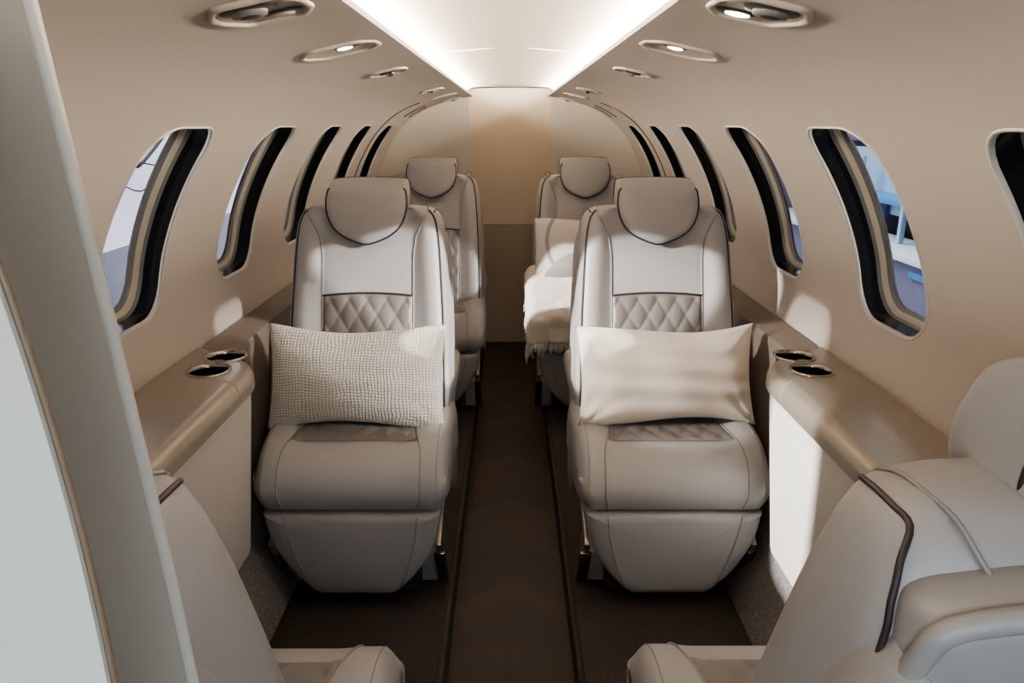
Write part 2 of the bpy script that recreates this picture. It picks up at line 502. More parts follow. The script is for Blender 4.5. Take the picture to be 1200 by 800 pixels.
# ------------------------------------------------------------------ side consoles with cup holders
def console(side, nm):
    root = thing('side_console', 'champagne metal ledge with two cup holders along the %s wall beside the %s front seats' % (nm, nm), 'console', (side * .62, 1.2, .31), group=None)
    L0 = Vector(root.location)
    # cap
    out = [(.563, 1.01), (.563, 1.46)]
    for i in range(1, 9):
        a = i / 8 * pi / 2; out.append((.563 + .085 * (1 - cos(a)), 1.46 + .15 * sin(a)))
    out += [(.70, 1.64), (.750, 1.665), (.750, 1.01)]
    bm = bmesh.new()
    z0, z1 = .738, .786
    A = [bm.verts.new((side * x - L0.x, y - L0.y, z0 - L0.z)) for x, y in out]
    B = [bm.verts.new((side * x - L0.x, y - L0.y, z1 - L0.z)) for x, y in out]
    k = len(out)
    for i in range(k): bm.faces.new((A[i], A[(i + 1) % k], B[(i + 1) % k], B[i]))
    bm.faces.new(A); bm.faces.new(B)
    bmesh.ops.recalc_face_normals(bm, faces=bm.faces)
    es = [e for e in bm.edges if all(abs(v.co.z - (z1 - L0.z)) < 1e-5 for v in e.verts) and max(abs(v.co.x + L0.x) for v in e.verts) < .72]
    bmesh.ops.bevel(bm, geom=es, offset=.030, segments=6, affect='EDGES', profile=.5)
    cap = obj('ledge_cap', bm, LEDGE, root, smooth=40)
    cups = [(side * .655, 1.492), (side * .655, 1.592)]
    # cut the cup wells through the cap
    cut = bmesh.new()
    for x, y in cups:
        bmesh.ops.create_cone(cut, cap_ends=True, segments=40, radius1=.0405, radius2=.0405, depth=.2, matrix=Matrix.Translation((x - L0.x, y - L0.y, z1 - L0.z)))
    co = obj('cutter', cut, None); co.location = L0
    bpy.context.view_layer.update()
    md = cap.modifiers.new('b', 'BOOLEAN'); md.operation = 'DIFFERENCE'; md.object = co; md.solver = 'EXACT'
    dg = bpy.context.evaluated_depsgraph_get()
    me = bpy.data.meshes.new_from_object(cap.evaluated_get(dg)); cap.modifiers.clear(); cap.data = me
    wn = cap.modifiers.new('wn', 'WEIGHTED_NORMAL'); wn.keep_sharp = True
    bpy.data.objects.remove(co)
    for x, y in cups:
        K = 40
        def ring(r, z): return [(x + r * cos(2 * pi * i / K) - L0.x, y + r * sin(2 * pi * i / K) - L0.y, z - L0.z) for i in range(K)]
        bm = bmesh.new(); grid(bm, [ring(.0475, z1 + .0005), ring(.0465, z1 + .0035), ring(.043, z1 + .004), ring(.041, z1 + .002), ring(.0395, z1 - .006)], close=True)
        cup = obj('cup_holder', bm, CHROME, root)
        bm = bmesh.new(); vs = grid(bm, [ring(.0395, z1 - .004), ring(.0385, z1 - .07), ring(.03, z1 - .074)], close=True); bm.faces.new(vs[-1])
        obj('cup_well', bm, BLACK, cup)
    # seam across the rounded nose of the cap
    bm = tube([(side * x - L0.x, 1.415 + (x - .563) * .35 - L0.y, z - L0.z) for x, z in ((.5625, .745), (.5625, .757), (.5655, .770), (.573, .780), (.585, .7862), (.60, .7865))], .0008, 6)
    obj('cap_seam', bm, mat('cap_seam_' + nm, (.5, .44, .36), .5), root)
    # white lower panel
    pts = [(.577, .735), (.580, .70), (.619, .335), (.624, .318), (.634, .312), (.662, .312), (.664, .735)]
    obj('side_panel', prism([(side * x - L0.x, z - L0.z) for x, z in pts], 1.02 - L0.y, 1.515 - L0.y, 'y'), PANELW, root, smooth=25, label='white lower panel')
    obj('shadow_gap', prism([(side * x - L0.x, z - L0.z) for x, z in ((.584, .728), (.584, .742), (.70, .742), (.70, .728))], 1.02 - L0.y, 1.505 - L0.y, 'y'), BLACK, root, smooth=25)
    return root
console(-1, 'left'); console(1, 'right')

# ------------------------------------------------------------------ overhead units
def overhead(side, d, kind, label, lit=True):
    x0 = {'vent': .296, 'lamp': .305}.get(kind, .308)
    s = s_of_x(x0); px, pz = prof(s); nx, nz = pnorm(s)
    N = Vector((-side * nx, 0, -nz)); Y = Vector((0, 1, 0)); X = Vector((side * nz, 0, -nx)) ; X = X if X.x * side > 0 else -X
    Z = X.cross(Y)
    flip = 1 if Z.dot(N) > 0 else -1
    root = thing('overhead_panel', label, 'overhead panel', group='overhead service panels')
    M = Matrix((X, Y, N)).transposed().to_4x4(); M.translation = Vector((side * px, d, pz))
    def T(p): return M @ Vector(p)
    inv = Vector((side * px, d, pz)); root.location = inv
    hw, hd = {'vent': (.060, .068), 'lamp': (.074, .066), 'small': (.050, .052), 'slim': (.062, .040)}[kind]
    # elongated hexagonal outline: blunt on the aisle side, pointed outboard
    o = [(-hw, -.42 * hd), (-hw, .42 * hd), (-hw * .66, hd), (hw * .62, hd), (hw, .25 * hd), (hw, -.25 * hd), (hw * .62, -hd), (-hw * .66, -hd)]
    def rnd(poly, it=2):
        for _ in range(it):
            q = []
            for i in range(len(poly)):
                a, b = poly[i], poly[(i + 1) % len(poly)]
                q += [(a[0] * .9 + b[0] * .1, a[1] * .9 + b[1] * .1), (a[0] * .1 + b[0] * .9, a[1] * .1 + b[1] * .9)]
            poly = q
        return poly
    o = rnd(o)
    def R(k, h, m=0): 
        return [T((x * k - (m if x > 0 else -m), y * k - (m if y > 0 else -m), h)) - inv for x, y in o]
    bm = bmesh.new(); grid(bm, [R(1, 0), R(.99, .0035), R(.96, .0055), R(.88, .0055), R(.85, .004), R(.83, .0012)], close=True)
    obj('bezel', bm, BEZEL, root)
    bm = bmesh.new(); vs = grid(bm, [R(.84, .002), R(.80, .0012), R(.4, .0010)], close=True); bm.faces.new(vs[-1])
    obj('recess', bm, RECESS if kind != 'lamp' else BEZEL, root)
    def disc(name, cx, cy, rx, ry, h0, h1, m):
        K = 28
        def q(k, h): return [T((cx + rx * k * cos(2 * pi * i / K), cy + ry * k * sin(2 * pi * i / K), h)) - inv for i in range(K)]
        b = bmesh.new(); vs = grid(b, [q(1, h0), q(.95, h1), q(.6, h1 + .001)], close=True); b.faces.new(vs[-1])
        return obj(name, b, m, root)
    if kind == 'vent':
        disc('vent_socket', .008, -.018, .034, .028, .0012, .003, NOZ)
        disc('air_nozzle', .008, -.018, .022, .018, .003, .008, GREYF)
        disc('nozzle_hole', .008, -.018, .012, .010, .009, .010, NOZ)
        disc('lamp_pocket', -.020, .028, .026, .017, .0012, .003, NOZ)
        disc('lamp_lens', -.018, .029, .016, .011, .003, .005, LAMPM if lit else RECESS)
    elif kind == 'lamp':
        disc('lamp_pocket', -.020, -.028, .024, .016, .0012, .003, NOZ)
        disc('lamp_lens', -.016, -.028, .014, .011, .003, .005, LAMPM)
    elif kind == 'small':
        disc('air_nozzle', 0, .0, .022, .018, .001, .006, NOZ)
        disc('nozzle_ball', -.004, .0, .010, .009, .006, .012, CHROME if lit else GREYF)
    else:
        disc('grille', 0, 0, .030, .012, .001, .003, RECESS)
    return root
for side, nm in ((-1, 'left'), (1, 'right')):
    overhead(side, .935, 'vent', 'overhead panel nearest the camera on the %s ceiling, with dark air nozzle%s' % (nm, ' and lit lamp' if side > 0 else ' and unlit lamp'), side > 0)
    overhead(side, 1.39, 'lamp', 'long recessed overhead panel with a glowing lamp, second from the front on the %s ceiling' % nm)
    overhead(side, 1.94, 'small', 'small overhead panel with dark nozzle, third from the front on the %s ceiling' % nm, side < 0)
    overhead(side, 3.00, 'small', 'small distant overhead panel with nozzle, fourth from the front on the %s ceiling' % nm, side > 0)
    overhead(side, 3.55, 'slim', 'slim plain overhead panel, fifth from the front on the %s ceiling' % nm)
    overhead(side, 4.08, 'small', 'small overhead panel closest to the rear bulkhead on the %s ceiling' % nm, False)

# ------------------------------------------------------------------ seats  (local: faces -y, front of cushion at y=0, floor z=0)
WT = [(.38, .224), (.60, .221), (.70, .218), (.80, .212), (.86, .208), (.90, .204), (.93, .199), (.95, .193), (.963, .185), (.972, .173), (.978, .155), (.981, .12)]
def yfront(z): return .28 + (z - .44) * .333
def fw(z): return interp(WT, z)
def fdep(x, z):
    w = fw(z); r = abs(x) / w
    y = yfront(z) - .016 * exp(-((r - .80) / .14) ** 2)
    y -= .004 * (1 - min(1, (x / .12) ** 2))
    if r > .90: y += .022 * ((r - .90) / .10) ** 2
    if abs(abs(x) - seamx(z)) < .012 and z < .955: y += .003 * (1 - abs(abs(x) - seamx(z)) / .012)
    y += .018 * max(0, (z - .955) / .026) ** 2
    return y
def seamx(z): return interp([(.3, .125), (.85, .125), (.90, .132), (.94, .150), (.965, .165)], z)
def thick(z): return interp([(.38, .118), (.80, .132), (.88, .134), (.91, .125), (.94, .106), (.96, .090), (.975, .070), (.981, .058)], z)
def side_pt(z, sgn, off=0): # front side crease
    w = fw(z); return (sgn * (w + off * .6), fdep(w * .985, z) + off * -.5, z)

def back_mesh():
    rings = []
    zs = [.36 + .5 * i / 30 for i in range(30)] + [.86 + .121 * i / 24 for i in range(25)]
    for z in zs:
        w = fw(z); y0 = yfront(z); T = thick(z); ye = fdep(w, z); loop = []
        for i in range(49):
            u = -1 + 2 * i / 48; u = math.copysign(abs(u) ** .85, u); loop.append((u * w, fdep(u * w, z), z))
        for t in (.25, .5, .75):
            loop.append((w + .004 * sin(pi * t), ye + (y0 + T - .010 - ye) * t, z))
        for i in range(25):
            u = 1 - 2 * i / 24; loop.append((u * w, y0 + T - .012 * abs(u) ** 6 + .004 * (1 - u * u), z))
        for t in (.75, .5, .25):
            loop.append((-w - .004 * sin(pi * t), ye + (y0 + T - .010 - ye) * t, z))
        rings.append(loop)
    return loft(rings)

def rings_pad(outline, spec, shear=0, zref=0, center=None):
    """outline [(x,z)] ; spec rows (scale, y, top_boost). Shear leans it."""
    cx = 0; cz = sum(p[1] for p in outline) / len(outline) if center is None else center
    rr = []
    for sc, y, tb in spec:
        rr.append([(x * sc, y + ((cz + (z - cz) * sc) - zref) * shear, cz + (z - cz) * sc + tb * sstep(cz, max(p[1] for p in outline), z)) for x, z in outline])
    return rr

HALF = [(0, .885), (.012, .8865), (.035, .894), (.062, .906), (.086, .924), (.100, .945), (.108, .968), (.111, .990), (.110, 1.012), (.1075, 1.028), (.103, 1.036), (.088, 1.039), (.055, 1.041), (0, 1.042)]
def outline_full(half, n=4):
    c = catmull([Vector((x, z, 0)) for x, z in half], n); r = [(p.x, p.y) for p in c]
    return r + [(-x, z) for x, z in reversed(r[1:-1])]
HO = outline_full(HALF)
def head_spec():
    return [(.02, -.012, 0), (.5, -.010, -.002), (.8, -.006, -.004), (.93, -.001, -.006), (.985, .006, -.006), (1.0, .014, -.002), (1.0, .030, .006), (1.0, .055, .013), (1.0, .080, .014), (.985, .093, .011), (.95, .100, .005), (.8, .104, 0), (.02, .105, 0)]
HEADY = yfront(.96) - .036

FRONT = []
def make_seat(s):
    """s=+1: aisle on local +x"""
    t = thing('cabin_seat', '', 'seat', group='leather cabin seats')
    bk = obj('backrest', back_mesh(), LEATHER, t)
    # piping along the front creases, running over the shoulders
    for sg in (-1, 1):
        zs = [.37 + .58 * i / 40 for i in range(41)] + [.955, .96, .965, .97]
        pts = []
        for z in zs:
            w = fw(z); pts.append((sg * (w * .948), fdep(w * .948, z) - .0008, z + .0005))
        fp = obj('piping', tube(pts, .0032, 8), PIPE, bk, label='dark piping'); FRONT.append(fp.data.name)
        # piping wraps over the shoulder and runs down the rear edge
        zt = .966; pts = [(sg * (fw(zt) + .001), yfront(zt) + .006 + (thick(zt) - .018) * i / 6, zt + .002 * sin(pi * i / 6)) for i in range(7)]
        for z in [.956 - .095 * i / 16 for i in range(17)]:
            w = fw(z); pts.append((sg * (w - .001), yfront(z) + thick(z) - .010, z))
        pts = [tuple(q) for q in catmull([Vector(q) for q in pts[::2]], 4)]
        obj('piping', tube(pts, .0023, 8), PIPE, bk, label='dark piping')
        # raised seams beside the centre panel
        pts = [(sg * seamx(z), fdep(seamx(z), z) - .0022, z) for z in [.40 + .56 * i / 50 for i in range(51)]]
        obj('seam', tube(pts, .0022, 6), SEAM, bk)
        # seam carried over the top and down to the rear cover
        pts = [(.165, fdep(.165, .966) - .001, .966), (.164, yfront(.975) + .014, .9758), (.162, yfront(.975) + .035, .9762), (.159, yfront(.972) + thick(.972) - .002, .974)]
        pts += [(x, yfront(z) + thick(z) + .0034, z) for x, z in ((.152, .958), (.143, .943), (.133, .928), (.122, .905))]
        obj('seam', tube([(sg * q[0], q[1], q[2]) for q in catmull([Vector(q) for q in pts], 5)], .0017, 6), SEAM, bk)
    # quilted lumbar panel
    def top(x): return .747 + .008 * (1 - (x / .125) ** 2)
    def qh(x, z, px=.052, pz=.082):
        a = abs(sin(pi * (x / px + z / pz))); b = abs(sin(pi * (x / px - z / pz)))
        return sqrt(a * b)
    bm = bmesh.new(); rows = []
    for j in range(91):
        row = []
        for i in range(67):
            x = -.1235 + .247 * i / 66; z = .39 + (top(x) - .39) * j / 90
            e = min(1, (.1235 - abs(x)) / .006, (top(x) - z) / .006)
            row.append((x, fdep(x, z) - .0015 - e * .0065 * qh(x, z) ** .7, z))
        rows.append(row)
    grid(bm, rows); obj('quilted_panel', bm, QUILT, t, label='darker diamond-quilted lumbar panel')
    obj('piping', tube([(x, fdep(x, top(x)) - .003, top(x)) for x in [-.124 + .248 * i / 30 for i in range(31)]], .003, 8), PIPE, bk, label='dark piping')
    # headrest
    rr = rings_pad(HO, head_spec(), .333, .96, .965)
    for k in (7, 8, 9, 10):                       # behind the face the pad stays square down to its base
        rr[k] = [(math.copysign(max(abs(x), .110 * min(1, abs(x) / .07)), x) if z < .985 else x, y, z) for x, y, z in rr[k]]
    rr = [[(x, y + HEADY, z) for x, y, z in r] for r in rr]
    hd = obj('headrest', loft(rr), LEATHER, t)
    fr = [(x * 1.002, y + HEADY, z) for (x, y, z) in rings_pad(HO, [(.988, .0068, -.006)], .333, .96, .965)[0]]
    zt = 1.031
    keep = [p for p in fr[:len(HO) // 2 + 1] if p[2] < zt]; keep2 = [p for p in fr[len(HO) // 2 + 1:] if p[2] < zt]
    fp = obj('piping', tube(keep2 + keep, .0032, 8), PIPE, hd, label='dark piping'); FRONT.append(fp.data.name)
    rrp = [(x * 1.0, y + HEADY, z) for (x, y, z) in rings_pad(HO, [(1.0, .086, .013)], .333, .96, .965)[0] if z > .955]
    h1 = [p for p in rrp if p[0] > 0]; h2 = [p for p in rrp if p[0] <= 0]
    obj('piping', tube((h2[::1] if False else sorted(h1, key=lambda p: p[2])) , .0026, 8), PIPE, hd, label='dark piping')
    obj('piping', tube(sorted(h2, key=lambda p: p[2]), .0026, 8), PIPE, hd, label='dark piping')
    # neck that carries the headrest
    rings = []
    for k, z in ((1, .90), (1, .96), (1, .985), (.97, 1.0), (.85, 1.010)):
        cy = yfront(z) + .045; rings.append([(.108 * k * math.copysign(abs(cos(a)) ** .5, cos(a)), cy + .036 * k * math.copysign(abs(sin(a)) ** .5, sin(a)), z) for a in [2 * pi * i / 28 for i in range(28)]])
    obj('headrest_mount', loft(rings), LEATHER, t)
    # seat cushion
    def cprof(x):
        e = abs(x) / .24
        q = 1 - sqrt(max(0, 1 - max(0, (e - .86) / .14) ** 2))
        bol = .018 * sstep(.13, .19, abs(x))
        P = [(.40, .285), (.40, .40), (.37, .437 + bol), (.30, .440 + bol), (.20, .441 + bol * .9), (.13, .438 + bol * .7), (.085, .430 + bol * .5), (.050, .414 + bol * .3), (.022, .390 + bol * .1), (.006, .360), (.002, .335), (.008, .308), (.022, .290), (.06, .285)]
        cy, cz = .2, .36
        out = []
        for y, z in P:
            yy = y + q * .050 * (1 if y < .2 else -.3)
            zz = z - q * .050 * (1 if z > cz else -.4)
            out.append((yy, zz))
        return out
    xs = []
    for i in range(61):
        u = -1 + 2 * i / 60; xs.append(.2399 * math.copysign(1 - (1 - abs(u)) ** 1.5, u))
    rings = []
    for x in xs:
        c = catmull([Vector((y, z, 0)) for y, z in cprof(x)], 4)
        rings.append([(x * (1 - .05 * sstep(.345, .29, p.y) * sstep(.15, 0, p.x)), p.x, p.y) for p in c])
    cu = obj('seat_cushion', loft(rings), LEATHER, t)
    cs = lambda x: catmull([Vector((y, z, 0)) for y, z in cprof(x)], 4)
    for sg in (-1, 1):
        pts = []
        for k in range(8, 49):
            c = cs(.0)
            u = (k - 8) / 40
            x = .135 + .038 * sstep(0, .55, u)
            cc = cs(x); i = min(k, len(cc) - 1); p = cc[i]
            x2 = x * (1 - .05 * sstep(.345, .29, p.y) * sstep(.15, 0, p.x))
            pts.append((sg * x2, p.x - .0012 * (1 if p.x < .1 else 0), p.y + .0008))
        obj('seam', tube(pts, .0020, 6), SEAM, cu)
        # edge stitching of the bolster
        pts = []
        for k in range(10, 40):
            cc = cs(.212); p = cc[k]; pts.append((sg * .212, p.x, p.y + .0003))
        obj('seam', tube(pts, .0011, 6), SEAM, cu)
    # quilted seat insert, running from seam to seam
    bm = bmesh.new(); rows = []
    for j in range(46):
        y = .105 + .245 * j / 45
        hx = interp([(.10, .160), (.13, .153), (.20, .143), (.30, .135), (.37, .133)], y)
        row = []
        for i in range(60):
            x = -hx + 2 * hx * i / 59
            e = min(1, (hx - abs(x)) / .006, (y - .105) / .006)
            b = .018 * sstep(.13, .19, abs(x))
            zz = interp([(.085, .4305), (.10, .4345), (.13, .438), (.20, .4415), (.30, .441), (.37, .440)], y) + b * interp([(.085, .5), (.13, .7), (.2, .9), (.3, 1)], y)
            row.append((x, y, zz + .0015 + max(0, e) * .005 * qh(x, y) ** .7))
        rows.append(row)
    grid(bm, rows); obj('quilted_insert', bm, QUILT, t, label='darker quilted seat insert')
    # leg rest
    LH = [(0, .045), (.080, .045), (.098, .048), (.112, .058), (.132, .078), (.155, .105), (.180, .145), (.199, .185), (.209, .220), (.214, .250), (.216, .272), (.213, .280), (.20, .282), (0, .283)]
    LO = outline_full(LH, 4)
    LS = [(.02, .004, 0), (.5, .0045, 0), (.8, .006, 0), (.93, .009, 0), (.975, .014, 0), (.995, .024, 0), (1.0, .036, 0), (1.0, .09, 0), (.97, .11, 0), (.5, .112, 0), (.02, .112, 0)]
    rr = rings_pad(LO, LS, -.06, .283, .17)
    def leg_y(x, z):
        best = 0
        for (x0, z0), (x1, z1) in zip(LO, LO[1:] + LO[:1]):
            ex, ez = x1 - x0, z1 - z0; dx, dz = x, z - .17; den = dx * ez - dz * ex
            if abs(den) < 1e-9: continue
            t = (x0 * ez - (z0 - .17) * ex) / den; k = (x0 * dz - (z0 - .17) * dx) / den
            if t > 0 and -.001 <= k <= 1.001: best = 1 / t
        return interp([(a, b) for a, b, _ in LS[:7]], best) - .06 * (z - .283)
    lg = obj('leg_rest', loft(rr), LEATHER, t)
    for sg in (-1, 1):
        pts = []
        for i in range(31):
            z = .276 - .222 * i / 30; x = interp([(.05, .106), (.08, .117), (.12, .131), (.17, .146), (.22, .157), (.28, .165)], z)
            r = max(abs(x) / .216, 0)
            pts.append((sg * x, leg_y(x, z) - .0006, z))
        obj('seam', tube(pts, .0020, 6), SEAM, lg)
    # side shell strip and rear cover
    for sg in (-1, 1):
        rings = []
        for i in range(25):
            z = .40 + .515 * i / 24
            tap = 1 if i < 20 else sqrt(max(.02, 1 - ((i - 20) / 4.02) ** 2))
            w = fw(z); y0 = yfront(z) + thick(z)
            rings.append([(sg * (w - .012 + .022 * cos(a) * tap), y0 - .005 + .048 * sin(a) * tap, z) for a in [2 * pi * k / 20 for k in range(20)]])
        obj('side_wing', loft(rings), SHELL, t)
    CV = [(0, .34), (.15, .34), (.18, .36), (.190, .42), (.196, .70), (.198, .88), (.196, .922), (.188, .940), (.16, .949), (.10, .957), (0, .962)]
    CO = outline_full(CV, 4)
    rr = rings_pad(CO, [(.995, -.045, 0), (1, .01, 0), (.985, .022, 0), (.95, .028, 0), (.8, .036, 0), (.4, .042, 0), (.02, .043, 0)], .333, .44, .64)
    rc = obj('rear_cover', loft([[(x, y + .28 + .118, z) for x, y, z in r] for r in rr]), SHELL, t)
    rim = [(x, y + .398, z) for x, y, z in rings_pad(CO, [(.985, .020, 0)], .333, .44, .64)[0] if z > .6]
    r1 = sorted([p for p in rim if p[0] >= 0], key=lambda p: -p[2] if False else p[2]); r2 = sorted([p for p in rim if p[0] < 0], key=lambda p: -p[2])
    def order(ps): return sorted(ps, key=lambda p: atan2(p[0], p[2] - .6))
    obj('piping', tube(order(rim), .0075, 8), SHELL, rc)
    # aisle-side armrest stowed by the back
    rings = []
    for i in range(15):
        u = i / 14; y = .40 + .29 * u
        tp = sqrt(max(.01, 1 - (2 * u - 1) ** 6)); rings.append([(s * .203 + .032 * tp * math.copysign(abs(cos(a)) ** .7, cos(a)), y, .475 + .036 * tp * math.copysign(abs(sin(a)) ** .7, sin(a))) for a in [2 * pi * k / 24 for k in range(24)]])
    obj('armrest', loft(rings), LEATHER, t)
    # metal structure
    obj('seat_pan', box(0, .21, .262, .40, .34, .04, .01), DARK, t)
    obj('pedestal', box(0, .22, .12, .30, .24, .24, .012), DARK, t)
    for sg in (-1, 1):
        obj('side_plate', prism([(.19, .36), (.42, .36), (.40, .20), (.31, .195), (.22, .26)], sg * .222, sg * .234, 'x', .003), PLATE, t, smooth=30)
        obj('leg', prism([(.20, .285), (.24, .285), (.078, .185), (.19, .0), (.145, .0), (.030, .185)], sg * .203, sg * .218, 'x', .003), STEEL, t, smooth=30, label='brushed metal bent leg')
        obj('foot', prism([(.137, .0), (.148, .0), (.058, .150), (.047, .150)], sg * .197, sg * .226, 'x', .002), CHROME, t, smooth=30, label='polished metal foot')
        obj('foot_plate', prism([(.15, .0), (.30, .0), (.28, .09), (.16, .08)], sg * .15, sg * .197, 'x', .003), SHELL, t, smooth=30)
    return t

PLAT = .1
A = make_seat(1); B = make_seat(-1)
A.location = (-.393, 1.57, PLAT); A['label'] = 'grey leather seat behind the cream waffle cushion, left of the aisle'
B.location = (.404, 1.57, PLAT); B['label'] = 'grey leather seat behind the plain linen cushion, right of the aisle'
rearL = dup(A, (-.350, 2.86, PLAT), 0, 'farthest grey leather seat left of the aisle, empty, against the rear bulkhead')
rearR = dup(B, (.332, 2.86, PLAT), 0, 'farthest grey leather seat right of the aisle, under the white throw')
fgR = dup(A, (.425, .915, PLAT), pi, 'nearest grey leather seat in the right corner, seen from behind with its headrest', ('armrest',), FRONT)
fgL = dup(B, (-.408, .910, PLAT), pi, 'nearest grey leather seat in the left corner, seen from behind past the partition edge', ('armrest',), FRONT)
for seat in (fgR, fgL):
    for ch in seat.children:
        nm = ch.name.split('.')[0]
        if nm == 'headrest': ch.location = (0, .005, .016)
        if nm in ('seat_cushion', 'quilted_insert', 'leg_rest'): ch.location = (0, -.088, 0)
# shoulder-belt guides on the rear pair
for seat, sg in ((rearL, 1), (rearR, -1)):
    K = 20
    bm = bmesh.new(); c = Vector((sg * .165, .455, .985))
    tube_into(bm, [c + Vector((.011 * cos(2 * pi * i / K), 0, .011 * sin(2 * pi * i / K))) for i in range(K)], .004, 8, True)
    tube_into(bm, [c + Vector((0, .0, -.014)), c + Vector((0, .01, -.04))], .007, 8)
    obj('belt_guide', bm, STEEL, seat)

# ------------------------------------------------------------------ cushions
def cushion(name, w, h, t, m, seed, sag=.0, wrinkle=.004, sq=.08):
    rnd = random.Random(seed); ph = [rnd.uniform(0, 6.28) for _ in range(8)]
    bm = bmesh.new(); NX, NZ = 72, 44
    def P(i, j, sgn):
        u = -1 + 2 * i / NX; v = -1 + 2 * j / NZ
        x = u * w / 2 * (1 - sq * (1 - u * u * .0) * (1 - abs(v) ** 2) * .5); z = v * h / 2 * (1 - sq * 1.3 * (1 - u * u))
        f = ((1 - abs(u) ** 2.6) * (1 - abs(v) ** 2.2)) ** .55
        # corner wrinkles radiate inward
        wr = 0
        for k, (cu, cv) in enumerate(((-1, -1), (1, -1), (-1, 1), (1, 1))):
            a = atan2((v - cv) * h, (u - cu) * w); dd = hypot((v - cv) * h, (u - cu) * w)
            wr += sin(a * 11 + ph[k] + 6 * dd) * exp(-dd / .09) * (1.6 if cv < 0 else .7)
        wr += .5 * sin(u * 5 + v * 7 + ph[4]) * sin(v * 6 - u * 3 + ph[5]) + (1.3 * sin(v * 11 + u * 4 * sin(v * 3) + ph[6]) * (abs(u) ** 5) * sstep(.3, -1, v))
        y = sgn * (t / 2 * f + wrinkle * wr * f ** .5)
        return (x, y, z - sag * (1 - v * v) * (1 - u * u) * .0 + .006 * sin(u * 3.1 + ph[7]) * v)
    vs = {}
    for sgn in (-1, 1):
        for i in range(NX + 1):
            for j in range(NZ + 1):
                edge = i in (0, NX) or j in (0, NZ)
                if edge and (0, i, j) in vs: continue
                p = P(i, j, sgn); 
                if edge: p = (p[0], 0, p[2])
                vs[(0 if edge else sgn, i, j)] = bm.verts.new(p)
    def g(sgn, i, j):
        return vs[(0 if (i in (0, NX) or j in (0, NZ)) else sgn, i, j)]
    for sgn in (-1, 1):
        for i in range(NX):
            for j in range(NZ):
                bm.faces.new((g(sgn, i, j), g(sgn, i + 1, j), g(sgn, i + 1, j + 1), g(sgn, i, j + 1)))
    return obj(name, bm, m)
p = cushion('throw_cushion', .462, .268, .115, CREAMC, 3, sq=.08)
p.location = (-.400, 1.785, .668); p.rotation_euler = (math.radians(-17), math.radians(.8), 0)
tag(p, 'cream waffle-weave rectangular cushion leaning on the left middle seat', 'cushion', 'cushions on the seats')
p = cushion('throw_cushion', .462, .265, .125, LINEN, 11, wrinkle=.012, sq=.11)
p.location = (.404, 1.785, .672); p.rotation_euler = (math.radians(-17), math.radians(-1.2), 0)
tag(p, 'plain pale linen rectangular cushion with creased lower corners on the right middle seat', 'cushion', 'cushions on the seats')
# rear cushion: white with a grey arc print
def arc_cloth():
    m = mat('arc_print_cloth', (.80, .76, .71), .9, spec=.2, sheen=.3, bump=('noise', 300, .4, .0015))
    nt = m.node_tree; N = nt.nodes; L = nt.links; Bs = N['Principled BSDF']
    tc = N.new('ShaderNodeTexCoord'); cur = None
    base = N.new('ShaderNodeRGB'); base.outputs[0].default_value = (.80, .76, .71, 1); cur = base.outputs[0]
    for (cx, cz, r, w, col) in ((.02, .03, .19, .016, (.42, .40, .41, 1)), (-.02, -.19, .17, .2, (.50, .46, .42, 1))):
        mp = N.new('ShaderNodeVectorMath'); mp.operation = 'SUBTRACT'; mp.inputs[1].default_value = (cx, 0, cz); L.new(tc.outputs['Object'], mp.inputs[0])
        ml = N.new('ShaderNodeVectorMath'); ml.operation = 'MULTIPLY'; ml.inputs[1].default_value = (1, 0, 1); L.new(mp.outputs[0], ml.inputs[0])
        ln = N.new('ShaderNodeVectorMath'); ln.operation = 'LENGTH'; L.new(ml.outputs[0], ln.inputs[0])
        lt = N.new('ShaderNodeMath'); lt.operation = 'LESS_THAN'; lt.inputs[1].default_value = r; L.new(ln.outputs['Value'], lt.inputs[0])
        gt = N.new('ShaderNodeMath'); gt.operation = 'GREATER_THAN'; gt.inputs[1].default_value = r - w; L.new(ln.outputs['Value'], gt.inputs[0])
        mu = N.new('ShaderNodeMath'); mu.operation = 'MULTIPLY'; L.new(lt.outputs[0], mu.inputs[0]); L.new(gt.outputs[0], mu.inputs[1])
        mx = N.new('ShaderNodeMixRGB'); mx.inputs[2].default_value = col; L.new(mu.outputs[0], mx.inputs[0]); L.new(cur, mx.inputs[1]); cur = mx.outputs[0]
    L.new(cur, Bs.inputs['Base Color']); return m
p = cushion('throw_cushion', .43, .27, .12, arc_cloth(), 21, wrinkle=.004, sq=.06)
p.location = (.318, 3.115, .780); p.rotation_euler = (math.radians(-17), 0, 0)
tag(p, 'white cushion with grey curved print standing on the throw on the rear right seat', 'cushion', 'cushions on the seats')

